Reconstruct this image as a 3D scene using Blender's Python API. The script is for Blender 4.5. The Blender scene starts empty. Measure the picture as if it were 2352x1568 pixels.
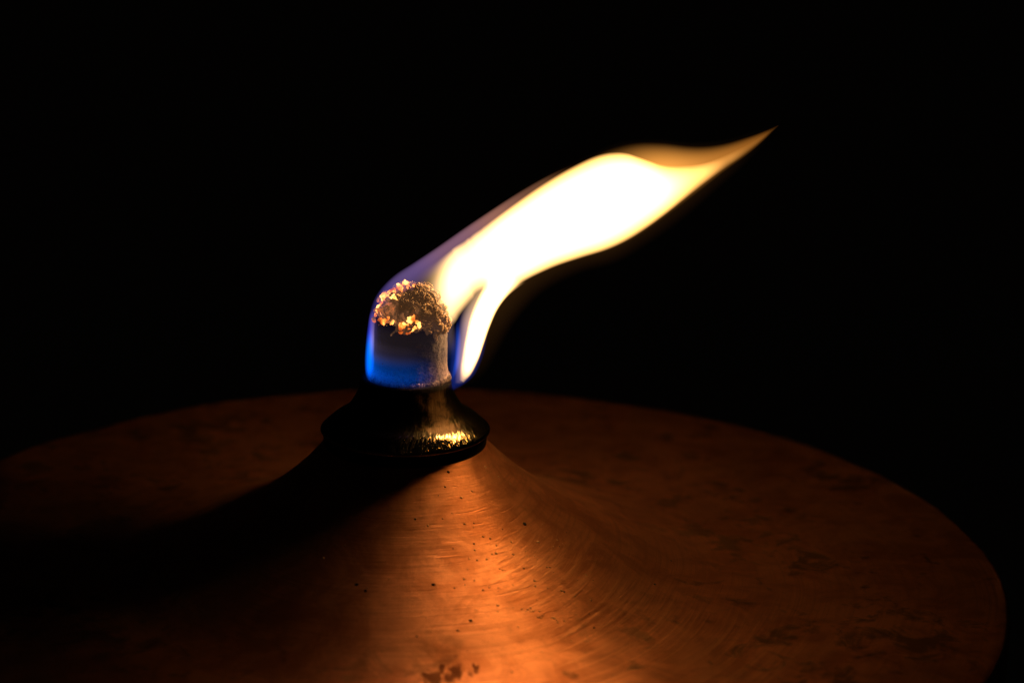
import bpy, bmesh, math, random
from mathutils import Vector, Matrix, noise
from mathutils.bvhtree import BVHTree

random.seed(7)
MM = 0.001
scene = bpy.context.scene
COL = scene.collection

# ------------------------------------------------------------------ camera
CAM_POS = Vector((0.0, -361.22, 120.48))                      # millimetres
CAM_ROT = Matrix(((0.99875562, -0.00410803, -0.04970241),
                  (-0.04660705, 0.27777729, -0.95951423),
                  (0.01774791, 0.96063672, 0.27724017)))
cam_data = bpy.data.cameras.new('camera')
cam_data.sensor_width = 36.0
cam_data.lens = 75.0
cam_data.clip_start = 0.01
cam_data.clip_end = 50.0
cam_data.dof.use_dof = True
cam_data.dof.focus_distance = 0.374
cam_data.dof.aperture_fstop = 12.0
cam_data.dof.aperture_blades = 0
cam = bpy.data.objects.new('camera', cam_data)
cam.matrix_world = Matrix.Translation(CAM_POS * MM) @ CAM_ROT.to_4x4()
COL.objects.link(cam)
scene.camera = cam

# ------------------------------------------------------------------ world: a black night
world = bpy.data.worlds.new('World')
scene.world = world
world.use_nodes = True
wbg = world.node_tree.nodes['Background']
wbg.inputs['Color'].default_value = (0.6, 0.45, 0.35, 1)
wbg.inputs['Strength'].default_value = 0.0009

# ------------------------------------------------------------------ exposure and sampling
scene.view_settings.view_transform = 'Standard'
scene.view_settings.look = 'None'
scene.view_settings.exposure = 0.0
scene.view_settings.gamma = 1.0
scene.view_settings.use_curve_mapping = False
scene.cycles.max_bounces = 6
scene.cycles.volume_bounces = 0
scene.cycles.transparent_max_bounces = 24
scene.cycles.sample_clamp_indirect = 4.0
scene.cycles.volume_step_rate = 0.2
scene.cycles.volume_max_steps = 256
scene.cycles.use_denoising = True


# ------------------------------------------------------------------ helpers
def ray(px, py):
    """direction through a point of the photograph (counted on a 2352-wide copy of it)"""
    return (CAM_ROT @ Vector(((px - 1176) / 4900, (784 - py) / 4900, -1))).normalized()


def at(px, py, Y=0.0):
    d = ray(px, py)
    return CAM_POS + d * ((Y - CAM_POS.y) / d.y)


def obj(name, bm, mat, parent=None, smooth=True, label=None, kind=None):
    me = bpy.data.meshes.new(name)
    if smooth:
        for f in bm.faces:
            f.smooth = True
    bmesh.ops.scale(bm, vec=(MM, MM, MM), verts=bm.verts)
    bm.to_mesh(me)
    bm.free()
    me.materials.append(mat)
    o = bpy.data.objects.new(name, me)
    COL.objects.link(o)
    if parent is not None:
        o.parent = parent
    if label:
        o['label'] = label
    if kind:
        o['kind'] = kind
    return o


def empty(name, label, cat):
    e = bpy.data.objects.new(name, None)
    e.empty_display_size = 0.01
    COL.objects.link(e)
    e['label'] = label
    e['category'] = cat
    return e


def grid_faces(bm, rings, closed_u=True):
    n = len(rings[0])
    for a, b in zip(rings[:-1], rings[1:]):
        for i in range(n if closed_u else n - 1):
            j = (i + 1) % n
            bm.faces.new((a[i], a[j], b[j], b[i]))


def lathe(profile, segs, fn=None, closed=False):
    """profile: list of (r, z). fn(r, z, theta, k) -> (x, y, z)"""
    bm = bmesh.new()
    rings = []
    for k, (r, z) in enumerate(profile):
        ring = []
        for i in range(segs):
            t = 2 * math.pi * i / segs
            p = fn(r, z, t, k) if fn else (r * math.cos(t), r * math.sin(t), z)
            ring.append(bm.verts.new(p))
        rings.append(ring)
    grid_faces(bm, rings)
    if closed:
        grid_faces(bm, [rings[-1], rings[0]])
    bmesh.ops.recalc_face_normals(bm, faces=bm.faces)
    return bm


def interp(x, xs, ys):
    if x <= xs[0]:
        return ys[0]
    for a, b, c, d in zip(xs[:-1], xs[1:], ys[:-1], ys[1:]):
        if x <= b:
            return c + (d - c) * (x - a) / (b - a)
    return ys[-1]


def smooth_curve(pts, n):
    """Catmull-Rom through points, n samples"""
    P = [pts[0] * 2 - pts[1]] + list(pts) + [pts[-1] * 2 - pts[-2]]
    out = []
    m = len(pts) - 1
    for i in range(n):
        u = i / (n - 1) * m
        k = min(int(u), m - 1)
        t = u - k
        a, b, c, d = P[k:k + 4]
        out.append(0.5 * ((2 * b) + (c - a) * t + (2 * a - 5 * b + 4 * c - d) * t * t + (3 * b - a - 3 * c + d) * t ** 3))
    return out


def fbm(p, f, o=4):
    return noise.fractal(Vector(p) * f, 1.0, 2.0, o)


class NT:
    """tiny node-tree writer"""
    def __init__(self, name):
        self.m = bpy.data.materials.new(name)
        self.m.use_nodes = True
        self.t = self.m.node_tree
        self.t.nodes.clear()
        self.out = self.t.nodes.new('ShaderNodeOutputMaterial')

    def n(self, kind, **kw):
        nd = self.t.nodes.new('ShaderNode' + kind)
        for k, v in kw.items():
            if isinstance(k, str) and hasattr(nd, k):
                setattr(nd, k, v)
            else:
                self.put(nd, k.replace('_', ' '), v)
        return nd

    def put(self, nd, key, v):
        s = nd.inputs[key]
        if hasattr(v, 'links'):
            self.t.links.new(v, s)
        else:
            s.default_value = v

    def math(self, op, a, b=None, c=None, clamp=False):
        nd = self.t.nodes.new('ShaderNodeMath')
        nd.operation = op
        nd.use_clamp = clamp
        for i, v in enumerate((a, b, c)):
            if v is not None:
                self.put(nd, i, v)
        return nd.outputs[0]

    def ramp(self, fac, stops, interp='EASE'):
        nd = self.t.nodes.new('ShaderNodeValToRGB')
        nd.color_ramp.interpolation = interp
        el = nd.color_ramp.elements
        while len(el) < len(stops):
            el.new(0.5)
        for e, (p, c) in zip(el, stops):
            e.position = p
            e.color = c if len(c) == 4 else (*c, 1)
        self.put(nd, 'Fac', fac)
        return nd.outputs['Color']

    def mix(self, fac, a, b, blend='MIX'):
        nd = self.t.nodes.new('ShaderNodeMix')
        nd.data_type = 'RGBA'
        nd.blend_type = blend
        self.put(nd, 0, fac)
        self.put(nd, 6, a)
        self.put(nd, 7, b)
        return nd.outputs[2]

    def noise(self, vec, scale, detail=4.0, rough=0.55, dist=0.0):
        nd = self.t.nodes.new('ShaderNodeTexNoise')
        self.put(nd, 'Vector', vec)
        nd.inputs['Scale'].default_value = scale
        nd.inputs['Detail'].default_value = detail
        nd.inputs['Roughness'].default_value = rough
        nd.inputs['Distortion'].default_value = dist
        return nd.outputs['Fac']

    def maprange(self, v, a, b, c=0.0, d=1.0, smooth=True):
        nd = self.t.nodes.new('ShaderNodeMapRange')
        nd.interpolation_type = 'SMOOTHSTEP' if smooth else 'LINEAR'
        self.put(nd, 'Value', v)
        for k, x in (('From Min', a), ('From Max', b), ('To Min', c), ('To Max', d)):
            nd.inputs[k].default_value = x
        return nd.outputs['Result']

    def coords(self):
        """object position in millimetres: vector, x, y, z"""
        tc = self.t.nodes.new('ShaderNodeTexCoord')
        vm = self.t.nodes.new('ShaderNodeVectorMath')
        vm.operation = 'SCALE'
        self.t.links.new(tc.outputs['Object'], vm.inputs[0])
        vm.inputs['Scale'].default_value = 1000.0
        sp = self.t.nodes.new('ShaderNodeSeparateXYZ')
        self.t.links.new(vm.outputs[0], sp.inputs[0])
        return vm.outputs[0], sp.outputs[0], sp.outputs[1], sp.outputs[2]

    def comb(self, x, y, z):
        nd = self.t.nodes.new('ShaderNodeCombineXYZ')
        for i, v in enumerate((x, y, z)):
            self.put(nd, i, v)
        return nd.outputs[0]

    def bump(self, h, strength, dist, normal=None):
        nd = self.t.nodes.new('ShaderNodeBump')
        self.put(nd, 'Height', h)
        nd.inputs['Strength'].default_value = strength
        nd.inputs['Distance'].default_value = dist
        if normal is not None:
            self.put(nd, 'Normal', normal)
        return nd.outputs[0]

    def surface(self, sock):
        self.t.links.new(sock, self.out.inputs['Surface'])
        return self.m

    def volume(self, sock):
        self.t.links.new(sock, self.out.inputs['Volume'])
        return self.m


# ------------------------------------------------------------------ materials
LID_OFF = (4.64, 2.54)


def copper():
    m = NT('copper')
    v, x, y, z = m.coords()
    r = m.math('SQRT', m.math('ADD', m.math('MULTIPLY', x, x), m.math('MULTIPLY', y, y)))
    th = m.math('ARCTAN2', x, m.math('MULTIPLY', y, -1.0))
    # wobble so the brush strokes are not perfect circles
    wob = m.noise(v, 0.025, 1.0)
    rw = m.math('ADD', r, m.math('MULTIPLY', wob, 4.0))
    fine = m.noise(m.comb(m.math('MULTIPLY', rw, 4.0), m.math('MULTIPLY', th, 2.0), 0.0), 1.0, 3.0, 0.6)
    coarse = m.noise(m.comb(m.math('MULTIPLY', rw, 1.7), m.math('MULTIPLY', th, 1.1), 3.0), 1.0, 4.0, 0.65)
    deep = m.maprange(m.noise(m.comb(m.math('MULTIPLY', rw, 2.4), m.math('MULTIPLY', th, 2.4), 9.0), 1.0, 2.0, 0.5), 0.62, 0.74)
    patch = m.noise(v, 0.055, 5.0, 0.6)
    blot = m.noise(v, 0.16, 6.0, 0.62, 0.6)
    grain = m.noise(v, 1.3, 3.0, 0.6)
    cloud = m.noise(v, 0.11, 6.0, 0.65, 0.8)
    base = m.mix(m.maprange(cloud, 0.36, 0.66), (0.86, 0.36, 0.17, 1), (0.58, 0.205, 0.08, 1))
    # a fan of coarse rubbing marks on the right front slope
    sw = m.noise(m.comb(m.math('ADD', m.math('MULTIPLY', r, 1.25), m.math('MULTIPLY', th, 9.0)), m.math('MULTIPLY', th, 1.5), 21.0), 1.0, 3.0, 0.65)
    fan = m.math('MULTIPLY', m.maprange(th, 0.40, 0.62), m.maprange(th, 1.35, 0.95))
    fan = m.math('MULTIPLY', fan, m.math('MULTIPLY', m.maprange(r, 20.0, 34.0), m.maprange(r, 90.0, 66.0)))
    marks = m.math('MULTIPLY', fan, m.maprange(sw, 0.47, 0.68))
    base = m.mix(m.math('MULTIPLY', marks, 0.75), base, (1.0, 0.48, 0.25, 1))
    base = m.mix(m.math('MULTIPLY', m.maprange(coarse, 0.45, 0.7), 0.45), base, (0.55, 0.20, 0.075, 1))
    base = m.mix(m.math('MULTIPLY', m.maprange(grain, 0.55, 0.75), 0.25), base, (0.40, 0.16, 0.07, 1))
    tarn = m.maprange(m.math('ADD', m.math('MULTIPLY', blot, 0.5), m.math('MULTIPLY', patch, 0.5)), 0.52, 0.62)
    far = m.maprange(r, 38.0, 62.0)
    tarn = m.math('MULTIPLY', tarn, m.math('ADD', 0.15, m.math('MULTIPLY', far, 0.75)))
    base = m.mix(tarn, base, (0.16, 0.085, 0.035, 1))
    # one dried splash of its own on the near side
    sp = STAIN
    dx = m.math('DIVIDE', m.math('SUBTRACT', x, sp.x), 4.6)
    dy = m.math('DIVIDE', m.math('SUBTRACT', y, sp.y), 2.9)
    sn = m.math('MULTIPLY', m.math('SUBTRACT', m.noise(m.comb(x, m.math('MULTIPLY', y, 0.55), 0.0), 0.30, 3.0, 0.55, 0.8), 0.5), 5.2)
    sd = m.math('ADD', m.math('SQRT', m.math('ADD', m.math('MULTIPLY', dx, dx), m.math('MULTIPLY', dy, dy))), sn)
    splash = m.math('MULTIPLY', m.maprange(sd, 1.05, 0.50), m.maprange(blot, 0.30, 0.50, 0.55, 1.0))
    base = m.mix(m.math('MULTIPLY', splash, 0.72), base, (0.20, 0.065, 0.02, 1))
    rough = m.math('ADD', 0.47, m.math('MULTIPLY', m.math('SUBTRACT', patch, 0.5), 0.25))
    rough = m.math('ADD', rough, m.math('MULTIPLY', tarn, 0.15))
    rough = m.math('ADD', rough, m.math('MULTIPLY', splash, 0.2))
    h = m.math('ADD', m.math('MULTIPLY', fine, 0.35), m.math('MULTIPLY', coarse, 0.6))
    h = m.math('SUBTRACT', h, m.math('MULTIPLY', deep, 0.5))
    h = m.math('ADD', h, m.math('MULTIPLY', m.math('MULTIPLY', fan, sw), 1.5))
    b1 = m.bump(h, 0.5, 0.0002)
    b2 = m.bump(m.noise(v, 0.30, 5.0, 0.6), 0.20, 0.0004, b1)
    tg = m.t.nodes.new('ShaderNodeTangent')
    tg.direction_type = 'RADIAL'
    tg.axis = 'Z'
    p = m.n('BsdfPrincipled')
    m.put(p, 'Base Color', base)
    m.put(p, 'Metallic', 0.93)
    m.put(p, 'Roughness', rough)
    m.put(p, 'Anisotropic', 0.42)
    m.put(p, 'Anisotropic Rotation', 0.25)      # brushed in circles: stretches the glint up and down the slope
    m.put(p, 'Tangent', tg.outputs[0])
    m.put(p, 'Normal', b2)
    return m.surface(p.outputs[0])


def brass():
    m = NT('collar_brass')
    v, x, y, z = m.coords()
    th = m.math('ARCTAN2', x, m.math('MULTIPLY', y, -1.0))
    r = m.math('SQRT', m.math('ADD', m.math('MULTIPLY', x, x), m.math('MULTIPLY', y, y)))
    # short file strokes that run down and a little sideways over the slope
    tt = m.math('ADD', m.math('MULTIPLY', th, 12.0), m.math('MULTIPLY', r, 0.55))
    st = m.noise(m.comb(m.math('MULTIPLY', tt, 4.2), m.math('MULTIPLY', r, 1.3), m.math('MULTIPLY', z, 0.6)), 1.0, 2.0, 0.5)
    st2 = m.noise(m.comb(m.math('MULTIPLY', tt, 1.2), m.math('MULTIPLY', r, 0.6), 4.0), 1.0, 2.0, 0.5)
    # mottled brown patch on the right front of the neck
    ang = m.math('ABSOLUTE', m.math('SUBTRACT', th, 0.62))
    neck_patch = m.math('SUBTRACT', m.noise(v, 0.38, 5.0, 0.6, 0.5), m.math('MULTIPLY', ang, 0.55))
    neck_patch = m.math('ADD', neck_patch, m.maprange(r, 14.2, 11.5, -0.30, 0.10))
    s = m.maprange(neck_patch, 0.34, 0.58)
    under = m.math('MAXIMUM', m.maprange(z, -0.12, -0.35), m.maprange(z, 8.3, 9.0))  # shade painted in: side wall below the rim and the mouth lip blackened
    # highlight painted in: pale brass kept to the front-right rim and edge, dark elsewhere
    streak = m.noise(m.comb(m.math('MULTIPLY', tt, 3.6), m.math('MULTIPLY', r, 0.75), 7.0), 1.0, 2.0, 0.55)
    glint_mask = m.maprange(m.math('ADD', r, m.math('MULTIPLY', m.math('SUBTRACT', streak, 0.5), 4.5)), 12.3, 13.3)
    glint_mask = m.math('MULTIPLY', glint_mask, m.maprange(m.math('ADD', th, m.math('MULTIPLY', m.math('SUBTRACT', streak, 0.5), 1.6)), -0.10, 0.22))
    glint_mask = m.math('MULTIPLY', glint_mask, m.maprange(m.math('ADD', th, m.math('MULTIPLY', m.math('SUBTRACT', streak, 0.5), 1.0)), 1.05, 0.82))
    glint_mask = m.math('MAXIMUM', glint_mask, m.math('MULTIPLY', m.maprange(r, 14.55, 14.85), 0.7))
    base = m.mix(glint_mask, (0.025, 0.020, 0.011, 1), (0.80, 0.68, 0.45, 1))
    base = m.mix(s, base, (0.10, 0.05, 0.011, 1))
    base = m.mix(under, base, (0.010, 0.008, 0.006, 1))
    p = m.n('BsdfPrincipled')
    m.put(p, 'Base Color', base)
    m.put(p, 'Metallic', m.math('SUBTRACT', 1.0, m.math('MAXIMUM', m.math('MULTIPLY', s, 0.5), under)))
    m.put(p, 'Roughness', m.math('MAXIMUM', m.math('ADD', m.math('SUBTRACT', 0.30, m.math('MULTIPLY', glint_mask, 0.17)), m.math('MULTIPLY', s, 0.2)), m.math('MULTIPLY', under, 0.8)))
    m.put(p, 'Specular IOR Level', m.math('SUBTRACT', 0.5, m.math('MULTIPLY', under, 0.4)))
    b1 = m.bump(st, 0.25, 0.0003)
    b2 = m.bump(st2, 0.25, 0.0006, b1)
    m.put(p, 'Normal', b2)
    return m.surface(p.outputs[0])


def plain(name, fn_color, rough=0.9):
    m = NT(name)
    p = m.n('BsdfPrincipled')
    m.put(p, 'Base Color', fn_color(m))
    m.put(p, 'Roughness', rough)
    return m, p


def wick_mat():
    m = NT('sooty_wick')
    v, x, y, z = m.coords()
    th = m.math('ARCTAN2', x, m.math('MULTIPLY', y, -1.0))
    soot = m.noise(v, 0.35, 5.0, 0.6)
    weave = m.noise(m.comb(m.math('MULTIPLY', th, 9.0), m.math('MULTIPLY', z, 1.6), 0.0), 1.0, 4.0, 0.65)
    k = m.math('ADD', m.math('MULTIPLY', soot, 0.5), m.math('MULTIPLY', weave, 0.5))
    col = m.ramp(k, [(0.40, (0.05, 0.043, 0.042)), (0.58, (0.075, 0.063, 0.06)), (0.75, (0.13, 0.105, 0.095))])
    pale = m.math('MULTIPLY', m.maprange(z, 14.5, 9.8), m.maprange(m.math('MULTIPLY', m.math('ADD', weave, soot), 0.5), 0.38, 0.56))
    col = m.mix(pale, col, (0.40, 0.30, 0.25, 1))
    p = m.n('BsdfPrincipled')
    m.put(p, 'Base Color', col)
    m.put(p, 'Roughness', 0.85)
    m.put(p, 'Normal', m.bump(weave, 0.8, 0.0006))
    return m.surface(p.outputs[0])


def crown_mat():
    m = NT('charred_fibre')
    v, x, y, z = m.coords()
    k = m.noise(v, 0.6, 4.0, 0.6)
    col = m.ramp(k, [(0.35, (0.13, 0.075, 0.04)), (0.52, (0.26, 0.165, 0.095)), (0.68, (0.42, 0.30, 0.19))])
    p = m.n('BsdfPrincipled')
    m.put(p, 'Base Color', col)
    m.put(p, 'Roughness', 0.9)
    # fibre smoulders dull red to windward; an even glow is added as flame-light fill
    g = m.maprange(m.math('ADD', m.math('MULTIPLY', x, -0.10), m.math('MULTIPLY', m.math('SUBTRACT', m.noise(v, 0.35, 3.0), 0.5), 2.0)), -0.15, 0.85)
    g = m.math('MULTIPLY', g, m.maprange(m.noise(v, 0.85, 3.0, 0.6), 0.40, 0.62, 0.15, 1.3))
    m.put(p, 'Emission Color', m.mix(g, (1.0, 0.45, 0.18, 1), (1.0, 0.20, 0.04, 1)))
    m.put(p, 'Emission Strength', m.math('ADD', 0.045, m.math('MULTIPLY', g, 0.60)))
    m.put(p, 'Normal', m.bump(m.noise(v, 2.4, 3.0), 0.6, 0.0004))
    return m.surface(p.outputs[0])


def ember_mat():
    m = NT('glowing_ember')
    v, x, y, z = m.coords()
    k = m.noise(v, 0.55, 2.0, 0.5)
    col = m.ramp(k, [(0.34, (0.9, 0.14, 0.015)), (0.50, (1.0, 0.25, 0.035)), (0.62, (1.0, 0.50, 0.12))], 'LINEAR')
    p = m.n('BsdfPrincipled')
    m.put(p, 'Base Color', (0.3, 0.2, 0.12, 1))
    m.put(p, 'Roughness', 0.9)
    m.put(p, 'Emission Color', col)
    m.put(p, 'Emission Strength', m.maprange(k, 0.34, 0.62, 0.55, 3.0))
    return m.surface(p.outputs[0])


def fire(name, build, step=1.0):
    m = NT(name)
    v, x, y, z = m.coords()
    col, strength = build(m, v, x, y, z)
    e = m.n('Emission')
    m.put(e, 'Color', col)
    m.put(e, 'Strength', strength)
    mat = m.volume(e.outputs[0])
    return mat


# ------------------------------------------------------------------ shape of the copper lid
KN = (14.5, 18, 24, 32, 45, 55, 85, 103.5)
SL = (1.18, 0.98, 0.75, 0.50, 0.40, 0.05, 0.0, 0.0)
lid_prof = []
zz, rr = -1.2, 13.0
lid_prof.append((12.0, -1.2))
STEP = 0.6
while rr < 102.6:
    s = interp(rr, KN, SL) if rr > 14.0 else 0.9
    lid_prof.append((rr, zz))
    rr += STEP
    zz -= s * STEP
ZR = zz
for k in range(1, 9):
    a = k / 8 * math.pi / 2
    lid_prof.append((102.5 + 1.2 * math.sin(a), ZR - 1.2 * (1 - math.cos(a))))
lid_prof += [(103.7, ZR - 8.0), (103.2, ZR - 12.0), (102.4, ZR - 12.3), (102.0, ZR - 11.8), (102.0, ZR - 4.5)]
for k in range(1, 5):
    a = k / 4 * math.pi / 2
    lid_prof.append((102.0 - 3.0 * (1 - math.cos(a)), ZR - 4.5 + 3.0 * math.sin(a)))
lid_prof.append((60.0, ZR - 1.5 + 0.2))
lid_prof.append((30.0, ZR + 6.0))
lid_prof.append((12.0, -8.0))


def lid_fn(r, z, t, k):
    w = min(1, max(0, (r - 14) / 89.5))
    x, y = r * math.cos(t) + LID_OFF[0] * w, r * math.sin(t) + LID_OFF[1] * w
    if k < len(lid_prof) - 8 and r > 15:
        z += 0.28 * fbm((x, y, 0), 0.035, 3) * min(1, (r - 15) / 20)
    return (x, y, z)


lid_bm = lathe(lid_prof, 300, lid_fn, closed=True)
bvh = BVHTree.FromBMesh(lid_bm)


def on_lid(px, py):
    h = bvh.ray_cast(CAM_POS, ray(px, py))
    return (h[0], h[1]) if h[0] is not None else (None, None)


STAIN = on_lid(1035, 1558)[0]

# ------------------------------------------------------------------ the lamp
lamp = empty('oil_lamp', 'copper oil lamp with flared hat-shaped lid and a burning wick in a dark brass collar', 'oil lamp')
M_COPPER = copper()
obj('copper_lid', lid_bm, M_COPPER, lamp)

# collar: neck, shoulder, flange with a knurled edge
TEETH = 174
SEG = TEETH * 4
col_prof = [(6.3, 6.0), (6.9, 9.6), (7.6, 9.75), (8.0, 9.4), (8.1, 8.6), (8.3, 7.5), (8.7, 6.5), (9.2, 5.5), (9.9, 4.35),
            (10.7, 3.4), (11.4, 2.9), (12.1, 2.55), (12.8, 2.1), (13.4, 1.6), (13.95, 1.08), (14.45, 0.52), (14.95, 0.0),
            (14.85, -0.3), (14.6, -0.7), (14.5, -2.0), (14.35, -2.9), (13.2, -3.3), (10.5, -3.3), (6.3, -3.3)]


def col_fn(r, z, t, k):
    if k in (15, 16, 17):
        i = round(t / (2 * math.pi) * SEG) % 4
        d = (0.16, 0.05, -0.17, 0.05)[i]
        r += d * (1 if k == 16 else 0.6)
    return (r * math.cos(t), r * math.sin(t), z)


def dense(prof, n):
    out = []
    for (a, b), (c, d) in zip(prof[:-1], prof[1:]):
        out.append((a, b))
    out.append(prof[-1])
    return out


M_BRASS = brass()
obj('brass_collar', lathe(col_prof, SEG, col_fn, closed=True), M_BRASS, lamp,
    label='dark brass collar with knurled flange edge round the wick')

# wick: stiff sooty cylinder that spreads into a frayed skirt at the mouth of the collar
WX, WR = 0.87, 6.4
wick_prof = []
for k in range(44):
    z = 7.0 + k * 0.3
    fl = 0.75 * math.exp(-max(0, z - 9.3) / 0.8) if z > 9.2 else 0.75
    wick_prof.append((WR + fl, z))


def wick_fn(r, z, t, k):
    n = fbm((6 * math.cos(t), 6 * math.sin(t), z * 0.5), 0.8, 4)
    x, y = math.cos(t), math.sin(t)
    tilt = -0.20 * x * min(1, max(0, (z - 15) / 4)) * 5
    q = r + 0.12 * n
    return (WX + q * x, q * y, z + tilt)


wick_prof += [(r, 20.2) for r in (6.0, 4.5, 3.0, 1.5, 0.05)]
wick = obj('wick', lathe(wick_prof, 160, wick_fn), wick_mat(), lamp, label='sooty round wick standing in the collar')
M_WICK = wick.data.materials[0]

# frayed fringe round the foot of the wick
bm = bmesh.new()


def tube(bm, pts, rad, sides=5):
    rings = []
    for i, p in enumerate(pts):
        d = (pts[min(i + 1, len(pts) - 1)] - pts[max(i - 1, 0)])
        d = d.normalized() if d.length > 1e-6 else Vector((0, 0, 1))
        u = d.orthogonal().normalized()
        w = d.cross(u)
        rr_ = rad[i]
        rings.append([bm.verts.new(p + (u * math.cos(6.2832 * k / sides) + w * math.sin(6.2832 * k / sides)) * rr_) for k in range(sides)])
    grid_faces(bm, rings)
    bm.faces.new(list(reversed(rings[0])))
    bm.faces.new(rings[-1])


def fringe_col(m):
    v, x, y, z = m.coords()
    return m.ramp(m.noise(v, 0.9, 3.0), [(0.38, (0.08, 0.06, 0.05)), (0.62, (0.55, 0.44, 0.37))])


mf, pf = plain('frayed_fibre', fringe_col)
M_FRINGE = mf.surface(pf.outputs[0])
for i in range(230):
    t = 6.2832 * i / 230 + random.uniform(-.01, .01)
    a = Vector((math.cos(t), math.sin(t), 0))
    b = Vector((-a.y, a.x, 0))
    r0 = WR + 0.55
    z0 = 9.55 + random.uniform(-.08, .25)
    L = random.uniform(.35, .75)
    p0 = Vector((WX, 0, z0)) + a * r0
    sl = random.uniform(-.25, .35)
    tube(bm, [p0 + Vector((0, 0, .5)) - a * .2, p0 + a * .18 + b * sl * .4, p0 + a * .26 + b * sl - Vector((0, 0, L * .45))], [.10, .10, .05], 4)
obj('fringe', bm, M_FRINGE, wick, kind='stuff', label='pale frayed fibres round the foot of the wick')

# charred cauliflower crown
CROWN_C = Vector((WX + 0.15, 0, 19.6))
TILT = Matrix.Rotation(math.radians(9), 3, 'Y')


def crown_pt(u, v, bumpy=True):
    """u azimuth, v 0 (rim) .. 1 (top)"""
    e = v * math.pi / 2
    d = Vector((math.cos(e) * math.cos(u), math.cos(e) * math.sin(u), math.sin(e)))
    p = Vector((d.x * 6.4, d.y * 6.4, d.z * 6.6))
    if bumpy:
        n1 = noise.turbulence(p * 0.42 + Vector((3, 1, 2)), 3, True)
        n2 = fbm(p, 1.1, 4)
        p += d * (n1 * 1.3 - 0.95 + n2 * 0.40)
    return CROWN_C + TILT @ p, TILT @ d


bm = bmesh.new()
rings = []
NV = 46
for j in range(NV):
    v = -0.08 + 1.07 * j / (NV - 1)
    rings.append([bm.verts.new(crown_pt(6.2832 * i / 150, v)[0]) for i in range(150)])
grid_faces(bm, rings)
bm.faces.new(rings[-1])
bmesh.ops.recalc_face_normals(bm, faces=bm.faces)
cbvh = BVHTree.FromBMesh(bm)
M_CROWN = crown_mat()
crown = obj('charred_crown', bm, M_CROWN, wick, label='crumbly charred crown of burnt fibre on top of the wick')


def tuft(bm, p, d, L, rad, curl=1.0, segs=6):
    """a short burnt fibre end, bent and lying over the surface"""
    side = Vector((random.gauss(0, 1), random.gauss(0, 1), random.gauss(0, .7)))
    side = (side - d * side.dot(d)).normalized()
    cross = d.cross(side)
    bend, ph = random.uniform(-1.2, 1.2), random.uniform(0, 6.28)
    pts, rads = [], []
    for i in range(segs + 1):
        s = i / segs
        pts.append(p + d * (L * 0.26 * math.sin(s * 2.6)) + side * (L * (s - 0.3) * curl) + cross * (L * .3 * bend * (s - .4) ** 2 * 2) + cross * math.sin(ph + 5 * s) * rad * .5)
        rads.append(rad * (1 + .22 * math.sin(ph * 2 + 7 * s)) * (0.55 if i in (0, segs) else 1))
    tube(bm, pts, rads, 7)


bm = bmesh.new()
for i in range(420):
    u = random.uniform(0, 6.2832)
    v = random.random() ** 1.3 * 0.97 - 0.03
    p, d = crown_pt(u, v)
    if i % 3 == 0:
        tuft(bm, p - d * 0.1, d, random.uniform(1.3, 2.4), random.uniform(0.26, 0.42), random.uniform(.5, .9))
    else:
        tuft(bm, p - d * 0.02, d, random.uniform(1.5, 2.8), random.uniform(0.15, 0.25), random.uniform(.6, 1.0), 9)
bmesh.ops.recalc_face_normals(bm, faces=bm.faces)
obj('fibre_tuft', bm, M_CROWN, wick, kind='stuff', label='knobbly burnt fibre ends all over the crown')

# embers glowing on the windward and near rim of the crown
M_EMBER = ember_mat()


def c2(x, y):
    return 803.9 + .2015 * x, 602.9 + .2015 * y


EMBERS = [
    ([(385, 375), (400, 420), (425, 395), (455, 385), (500, 380), (535, 405)], .34),
    ([(300, 485), (305, 520), (300, 550), (318, 580)], .38),
    ([(385, 660), (400, 690), (430, 705), (470, 715), (505, 725)], .26),
    ([(570, 690), (585, 730), (580, 765), (610, 720), (640, 715)], .27),
    ([(690, 670), (735, 660), (755, 700), (740, 745), (700, 770), (680, 750)], .30),
    ([(470, 280), (510, 255), (550, 265), (580, 290)], .22),
    ([(640, 205), (665, 195), (690, 210)], .24),
    ([(385, 335), (400, 345), (375, 365)], .24),
]
last = None
for pts, rad in EMBERS:
    bm = bmesh.new()
    for (x, y) in pts:
        for q in range(4):
            px, py = c2(x + random.gauss(0, 9), y + random.gauss(0, 9))
            h = cbvh.ray_cast(CAM_POS, ray(px, py))
            if h[0] is None:
                h = cbvh.find_nearest(at(px, py, -1.0))
            p, d = h[0], h[1]
            tuft(bm, p + d * 0.12, d, random.uniform(.9, 1.6), rad * random.uniform(.7, 1.1), random.uniform(.4, 1.1))
    bmesh.ops.recalc_face_normals(bm, faces=bm.faces)
    obj('ember', bm, M_EMBER, wick)

# small droplets, grit and pits on the copper
def drop_col(m):
    v, x, y, z = m.coords()
    return m.mix(m.noise(v, 0.4, 2.0), (0.85, 0.55, 0.32, 1), (0.60, 0.32, 0.15, 1))


md, pd_ = plain('dried_droplet', drop_col, 0.35)
md.put(pd_, 'Metallic', 0.7)
M_DROP = md.surface(pd_.outputs[0])
mg, pg = plain('grit', lambda m: (0.02, 0.012, 0.008, 1), 0.7)
M_GRIT = mg.surface(pg.outputs[0])


def blob(bm, p, n, rad, flat=.6):
    rot = Vector((0, 0, 1)).rotation_difference(n).to_matrix().to_4x4()
    mt = Matrix.Translation(p) @ rot @ Matrix.Diagonal((rad * random.uniform(.8, 1.25), rad, rad * flat, 1))
    bmesh.ops.create_icosphere(bm, subdivisions=1, radius=1.0, matrix=mt)


def c4(x, y):
    return 574.2 + .415 * x, 976.1 + .415 * y


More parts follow.
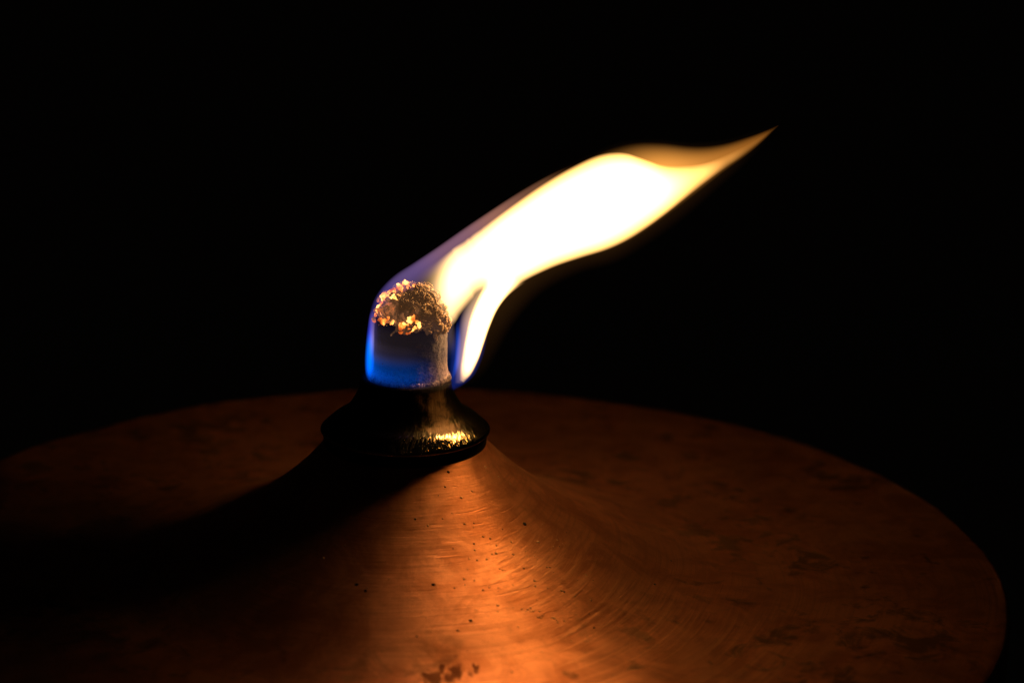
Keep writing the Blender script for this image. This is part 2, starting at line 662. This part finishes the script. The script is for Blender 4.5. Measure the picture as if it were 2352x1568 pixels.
drops = [(1213, 738), (1258, 745), (1310, 740), (1340, 712), (1362, 708), (475, 663), (525, 665), (405, 735), (650, 900), (1303, 232),
         (1375, 285), (1440, 325), (1170, 400), (1885, 965), (1725, 915), (1800, 945), (1870, 1195), (1400, 800), (1290, 910), (1595, 645),
         (1700, 635), (1245, 690), (1290, 615), (1330, 625), (1365, 665), (985, 555), (1188, 545), (1240, 540), (1515, 790), (1575, 860),
         (1580, 890), (1185, 850), (1370, 995), (1590, 965), (1860, 830), (1645, 785), (1660, 290), (1230, 365), (1447, 645), (1460, 715), (1450, 1365), (1340, 75), (1360, 112)]
bm = bmesh.new()
for (x, y) in drops:
    p, n = on_lid(*c4(x, y))
    if p:
        blob(bm, p, n, random.uniform(.16, .27))
for i in range(45):
    p, n = on_lid(*c4(random.gauss(1500, 260), random.gauss(820, 240)))
    if p:
        blob(bm, p, n, random.uniform(.08, .17))
for i in range(16):
    k = i / 15
    p, n = on_lid(*c4(1520 + 200 * k + random.gauss(0, 12), 1010 + 80 * k + random.gauss(0, 8)))
    if p:
        blob(bm, p, n, random.uniform(.14, .26), .45)
obj('droplet', bm, M_DROP, lamp, kind='stuff', label='tiny dried droplets spattered on the near slope of the lid')
bm = bmesh.new()
for (x, y, r) in [(1520, 546, .62), (590, 880, .5), (640, 915, .45), (1098, 258, .36), (915, 518, .3), (1222, 1080, .42), (1015, 880, .42), (1740, 922, .3),
                  (1890, 970, .3), (2240, 880, .4), (2330, 750, .35), (1905, 1120, .3), (1150, 1135, .28), (1240, 655, .25), (1080, 340, .25)]:
    p, n = on_lid(*c4(x, y))
    if p:
        blob(bm, p, n, r * .72, .5)
for i in range(26):
    p, n = on_lid(*c4(random.uniform(700, 1900), random.uniform(350, 1300)))
    if p:
        blob(bm, p, n, random.uniform(.06, .16), .35)
obj('grit', bm, M_GRIT, lamp, kind='stuff', label='dark grit and specks stuck to the near slope of the lid')

# ------------------------------------------------------------------ the flame
flame = empty('flame', 'tall wind-blown flame, white and yellow with a blue foot, leaning right from the wick', 'flame')


def c3(x, y):
    """a point of the traced flame, on the upright plane in which it streams away from the wick"""
    d = ray(803.9 + .4394 * x, 229.7 + .4394 * y)
    # plane  Y = LEAN * (X - 8)
    k = (LEAN * (CAM_POS.x - 8) - CAM_POS.y) / (d.y - LEAN * d.x)
    return CAM_POS + d * k


def P(*xy):
    return [c3(*p) for p in xy]


LEAN = 0.12
PN = Vector((-LEAN, 1, 0)).normalized()          # normal of that plane
PO = Vector((8, 0, 0))


def fcurve(m, fac, xs, ys):
    """float curve node through (xs 0..1, ys), rescaled"""
    lo, hi = min(ys), max(ys)
    span = max(hi - lo, 1e-6)
    nd = m.t.nodes.new('ShaderNodeFloatCurve')
    cu = nd.mapping.curves[0]
    pts = [(x, (y - lo) / span) for x, y in zip(xs, ys)]
    cu.points[0].location = pts[0]
    cu.points[-1].location = pts[-1]
    for p in pts[1:-1]:
        cu.points.new(*p)
    for p in cu.points:
        p.handle_type = 'AUTO'
    nd.mapping.update()
    m.put(nd, 'Value', fac)
    return m.math('ADD', m.math('MULTIPLY', nd.outputs[0], span), lo)


def slice_at(s, pts, A, T, O):
    best = None
    q = [((p - O).dot(A), (p - O).dot(T)) for p in pts]
    if s <= q[0][0]:
        return q[0][1]
    for (a, b), (c, d) in zip(q[:-1], q[1:]):
        if (a <= s <= c) and c > a:
            return b + (d - b) * (s - a) / (c - a)
    return q[-1][1]


def gas(name, U, L, depth, color, power, density, soft=1.0, label=None, n=90, sides=40, skew=0.0, xfade=None):
    """one zone of the flame: a closed body between its upper and lower edge, filled with glowing gas that thins to
    nothing at its surface. color / power: [(s, value)] along the zone; density: peak emission; soft: edge exponent"""
    U = smooth_curve(U, n)
    L = smooth_curve(L, n)
    bm = bmesh.new()
    rings = []
    for i, (a, b) in enumerate(zip(U, L)):
        c = (a + b) / 2
        h = (a - b) / 2
        w = h.length * depth
        rings.append([bm.verts.new(c + h * math.cos(6.2832 * k / sides) + PN * (w * math.sin(6.2832 * k / sides))) for k in range(sides)])
    grid_faces(bm, rings)
    bm.faces.new(list(reversed(rings[0])))
    bm.faces.new(rings[-1])
    bmesh.ops.recalc_face_normals(bm, faces=bm.faces)
    # the zone's own axes
    O = (U[0] + L[0]) / 2
    A = ((U[-1] + L[-1]) / 2 - O).normalized()
    T = PN.cross(A).normalized()
    if T.z < 0:
        T = -T
    if (U[n // 2] - L[n // 2]).dot(T) < 0:
        T = -T
    s0 = min((p - O).dot(A) for p in U + L)
    s1 = max((p - O).dot(A) for p in U + L)
    xs, cs, hs = [], [], []
    NS = 40
    for i in range(NS + 1):
        s = s0 + (s1 - s0) * i / NS
        t, b = slice_at(s, U, A, T, O), slice_at(s, L, A, T, O)
        xs.append(i / NS)
        cs.append((t + b) / 2)
        hs.append(max(0.15, (t - b) / 2))
    m = NT('glow_' + name)
    v, x, y, z = m.coords()

    def axis(D):
        vm = m.t.nodes.new('ShaderNodeVectorMath')
        vm.operation = 'DOT_PRODUCT'
        m.put(vm, 0, v)
        vm.inputs[1].default_value = D
        return vm.outputs['Value']
    s = m.maprange(m.math('SUBTRACT', axis(A), O.dot(A)), s0, s1, 0, 1, False)
    t = m.math('SUBTRACT', axis(T), O.dot(T))
    nn = m.math('SUBTRACT', axis(PN), O.dot(PN))
    c, h = fcurve(m, s, xs, cs), fcurve(m, s, xs, hs)
    q = m.math('DIVIDE', m.math('SUBTRACT', t, c), h)
    if skew:
        # the densest part of the zone lies nearer one edge
        q1 = m.math('SUBTRACT', q, skew)
        up = m.math('DIVIDE', q1, 1 - skew)
        dn = m.math('DIVIDE', q1, 1 + skew)
        q = m.math('MAXIMUM', up, m.math('MULTIPLY', dn, -1.0))
    d = m.math('DIVIDE', nn, m.math('MULTIPLY', h, depth * 0.97))
    rho = m.math('ADD', m.math('MULTIPLY', q, q), m.math('MULTIPLY', d, d))
    f = m.math('MAXIMUM', m.math('SUBTRACT', 1.0, rho), 0.0)
    f = m.math('POWER', f, soft)
    pw = m.ramp(s, [(a, (b, b, b)) for a, b in power])
    if xfade:
        pw = m.math('MULTIPLY', pw, m.math('POWER', m.maprange(x, c3(xfade[0], 1000).x, c3(xfade[1], 1000).x), 3.0))
    col = color if isinstance(color, tuple) else m.ramp(s, color)
    e = m.n('Emission')
    m.put(e, 'Color', (*color, 1) if isinstance(color, tuple) else col)
    m.put(e, 'Strength', m.math('MULTIPLY', m.math('MULTIPLY', f, pw), density))
    return obj(name, bm, m.volume(e.outputs[0]), flame, label=label)


# bright body: streams off the lee side of the crown and draws out to the tip
gas('bright_body',
    P((330, 948), (420, 872), (540, 775), (690, 668), (850, 550), (1000, 446), (1150, 357), (1300, 289), (1420, 274), (1520, 300), (1640, 340), (1760, 342), (1860, 326), (1960, 288), (2060, 240), (2140, 195), (2220, 148)),
    P((400, 1120), (505, 1200), (600, 1090), (700, 985), (800, 1012), (920, 940), (1060, 874), (1200, 826), (1330, 786), (1430, 742), (1530, 682), (1640, 604), (1745, 522), (1860, 432), (1970, 352), (2070, 282), (2222, 150)),
    .62, [(0.0, (1, .60, .26)), (.18, (1, .58, .22)), (.35, (1, .53, .16)), (.7, (1, .50, .13)), (1, (1, .42, .08))],
    [(0, 0.2), (.16, .5), (.30, 1), (.64, .9), (.78, .42), (.86, .13), (.92, .05), (1, .03)], 2800, 0.8, xfade=(310, 550),
    label='blinding white and yellow body of the flame')

# lobe that reaches down beside the wick
gas('side_lobe',
    P((570, 1462), (573, 1400), (586, 1320), (603, 1230), (626, 1130), (672, 1020), (740, 900), (820, 830), (960, 780)),
    P((596, 1474), (636, 1428), (672, 1354), (700, 1272), (731, 1182), (771, 1092), (823, 1022), (893, 966), (988, 915)),
    1.2, (1, .55, .19), [(0, .12), (.12, .55), (.25, 1), (.55, 1), (.8, 0)], 4600, 1.2, skew=-.35,
    label='bright lobe of the flame hanging down beside the wick')

# thin tan gas on the wick side of that lobe
gas('lobe_veil',
    P((546, 1480), (548, 1400), (553, 1320), (564, 1230), (578, 1130), (618, 1030), (662, 960), (760, 860)),
    P((600, 1476), (638, 1430), (676, 1354), (704, 1274), (734, 1184), (774, 1094), (824, 1022), (890, 950)),
    1.0, (1, .60, .30), [(0, .25), (.2, .8), (.6, 1), (1, .6)], 230, 1.1)

# softer amber gas above and round the tip
gas('amber_fringe',
    P((820, 558), (1000, 432), (1150, 350), (1300, 278), (1420, 238), (1520, 222), (1640, 224), (1760, 238), (1860, 240), (1960, 226), (2060, 198), (2150, 168), (2238, 132)),
    P((900, 975), (1060, 884), (1200, 838), (1330, 798), (1440, 752), (1550, 684), (1660, 604), (1760, 529), (1870, 444), (1970, 366), (2070, 294), (2150, 226), (2240, 136)),
    .6, [(0, (1, .46, .11)), (.6, (1, .39, .065)), (1, (1, .33, .04))],
    [(0, 0.0), (.30, .2), (.45, .6), (.60, 1.0), (.72, 1.0), (.85, 1.1), (.94, 1.3), (1, .5)], 230, 1.2)

# violet mantle on the windward side, wrapping the crown
gas('violet_mantle',
    P((84, 1330), (92, 1190), (110, 1085), (152, 1000), (232, 918), (332, 852), (452, 772), (592, 674), (732, 580), (890, 478), (1050, 388), (1200, 320)),
    P((170, 1350), (182, 1290), (200, 1210), (240, 1120), (306, 1040), (400, 960), (515, 870), (650, 775), (780, 685), (920, 580), (1070, 470), (1205, 330)),
    .9, [(0, (.10, .10, 1.0)), (.14, (.22, .15, .95)), (.30, (.50, .30, .85)), (.48, (.75, .36, .55)), (.68, (1, .42, .30)), (1, (1, .4, .12))],
    [(0, .10), (.10, .25), (.25, .65), (.45, 1.0), (.65, 1.1), (.82, .6), (1, 0)], 125, 0.9, skew=.70)

# tan gas boiling off the crown
gas('tan_glow',
    P((300, 952), (390, 880), (480, 815), (570, 752), (700, 665)),
    P((360, 1010), (470, 1130), (560, 1115), (640, 1040), (760, 900)),
    .6, (1, .56, .24), [(0, .05), (.4, .5), (.8, 1), (1, .6)], 190, 0.8)

# faint outermost glow round the flame
gas('outer_glow',
    P((560, 1500), (600, 1200), (660, 900), (820, 540), (1000, 405), (1200, 310), (1400, 225), (1600, 205), (1780, 218), (1950, 206), (2100, 165), (2244, 128)),
    P((600, 1504), (700, 1440), (770, 1330), (860, 1170), (1000, 1015), (1190, 910), (1390, 850), (1540, 765), (1720, 640), (1910, 480), (2090, 320), (2250, 134)),
    .8, (1, .40, .09), [(0, .3), (.25, 1), (.75, .8), (1, .3)], 3.6, 0.9)


# blue skirt round the foot of the wick: a thin hollow sheath
SK_S = (0, .04, .10, .25, .6, .85, 1)
SK_R = (6.9, 7.6, 8.05, 8.2, 7.9, 7.45, 6.2)


def f_blue(m, v, x, y, z):
    zn = m.maprange(z, 8.4, 23.0, 0, 1, False)
    front = m.ramp(zn, [(0.0, (0.0,) * 3), (0.06, (0.10,) * 3), (0.20, (1.0,) * 3), (0.33, (0.62,) * 3), (0.50, (0.16,) * 3), (0.72, (0.02,) * 3)])
    limb = m.ramp(zn, [(0.0, (0.0,) * 3), (0.06, (0.25,) * 3), (0.17, (1.0,) * 3), (0.45, (0.85,) * 3), (0.75, (0.35,) * 3), (1.0, (0.0,) * 3)])
    kx = m.ramp(m.maprange(x, -8.0, 8.0, 0, 1, False), [(0.0, (0.75,) * 3), (0.45, (0.55,) * 3), (0.90, (0.05,) * 3), (1.0, (0.02,) * 3)])
    kl = m.maprange(x, -5.0, -6.6, 0.0, 1.0)
    col = m.ramp(zn, [(0.0, (0.0, 0.10, 0.95)), (0.45, (0.0, 0.16, 1.0)), (0.68, (0.04, 0.07, 1.0)), (1.0, (0.3, 0.16, 0.9))])
    k = m.math('MAXIMUM', m.math('MULTIPLY', front, kx), m.math('MULTIPLY', limb, kl))
    # above the blue, a faint grey violet glow added as fill before the wick
    veil = m.math('MULTIPLY', m.math('SUBTRACT', 1.0, kl), m.math('MULTIPLY', m.maprange(z, 12.0, 16.0), m.maprange(z, 23.0, 18.5)))
    col = m.mix(m.math('MULTIPLY', veil, m.maprange(z, 12.0, 17.5)), col, (0.62, 0.42, 0.52, 1))
    k = m.math('MAXIMUM', k, m.math('MULTIPLY', veil, 0.05))
    ro = fcurve(m, m.maprange(z, 8.5, 23.0, 0, 1, False), SK_S, SK_R)
    xr = m.math('SUBTRACT', x, WX + 0.07)
    rad = m.math('SQRT', m.math('ADD', m.math('MULTIPLY', xr, xr), m.math('MULTIPLY', y, y)))
    q = m.math('DIVIDE', m.math('ADD', m.math('SUBTRACT', rad, ro), 0.75), 0.75)
    k = m.math('MULTIPLY', k, m.math('MAXIMUM', m.math('SUBTRACT', 1.0, m.math('MULTIPLY', q, q)), 0.0))
    return col, m.math('MULTIPLY', k, 290.0)


bm = bmesh.new()
outer, inner = [], []
for k in range(44):
    s = k / 43
    z = 8.5 + 14.5 * s
    ro = interp(s, SK_S, SK_R)
    for lst, r in ((outer, ro), (inner, ro - 1.5)):
        lst.append([bm.verts.new((WX - 0.05 + 0.25 * s + r * math.cos(6.2832 * i / 96), r * math.sin(6.2832 * i / 96), z)) for i in range(96)])
for a, b in ((outer, inner),):
    grid_faces(bm, a)
    grid_faces(bm, b)
    grid_faces(bm, [a[0], b[0]])
    grid_faces(bm, [a[-1], b[-1]])
bmesh.ops.recalc_face_normals(bm, faces=bm.faces)
obj('blue_skirt', bm, fire('glow_blue_skirt', f_blue), flame, label='blue foot of the flame round the wick')

# blue streak between wick and lobe, and the blue toe under the lobe
gas('blue_streak',
    P((524, 1470), (540, 1390), (548, 1320), (551, 1240), (552, 1150)),
    P((534, 1474), (566, 1405), (579, 1325), (582, 1240), (576, 1150)),
    2.0, (.02, .13, 1), [(0, .2), (.3, 1), (.65, .8), (1, 0)], 230, 0.8)
gas('blue_toe',
    P((505, 1522), (516, 1440), (522, 1360), (530, 1270), (550, 1180), (590, 1090), (650, 1020)),
    P((520, 1530), (596, 1486), (650, 1438), (684, 1372), (708, 1300), (722, 1200), (730, 1090)),
    .9, (.05, .11, 1), [(0, .8), (.25, 1), (.6, .7), (1, .15)], 70, 0.7)


# luminous core, well inside the white: this is what lights the lamp
def core_mat(strength):
    m = NT('flame_core')
    e = m.n('Emission')
    m.put(e, 'Color', (1.0, 0.48, 0.17, 1))
    m.put(e, 'Strength', strength)
    return m.surface(e.outputs[0])




def core(name, U, L, depth, strength):
    n, sides = 40, 20
    U, L = smooth_curve(U, n), smooth_curve(L, n)
    bm = bmesh.new()
    rings = []
    for a, b in zip(U, L):
        c, h = (a + b) / 2, (a - b) / 2
        rings.append([bm.verts.new(c + h * math.cos(6.2832 * k / sides) + PN * (h.length * depth * math.sin(6.2832 * k / sides))) for k in range(sides)])
    grid_faces(bm, rings)
    bm.faces.new(list(reversed(rings[0])))
    bm.faces.new(rings[-1])
    bmesh.ops.recalc_face_normals(bm, faces=bm.faces)
    return obj(name, bm, core_mat(strength), flame)


core('flame_core', P((755, 800), (800, 745), (900, 675), (1050, 575), (1200, 500), (1330, 450), (1430, 470), (1500, 520)),
     P((765, 830), (830, 860), (950, 815), (1100, 755), (1220, 715), (1330, 665), (1430, 600), (1505, 528)), .45, 6.2)
core('flame_core', P((626, 1376), (638, 1310), (657, 1230), (682, 1130), (722, 1030), (770, 960)),
     P((632, 1380), (658, 1330), (682, 1250), (707, 1165), (747, 1065), (790, 985)), 1.2, 27.0)
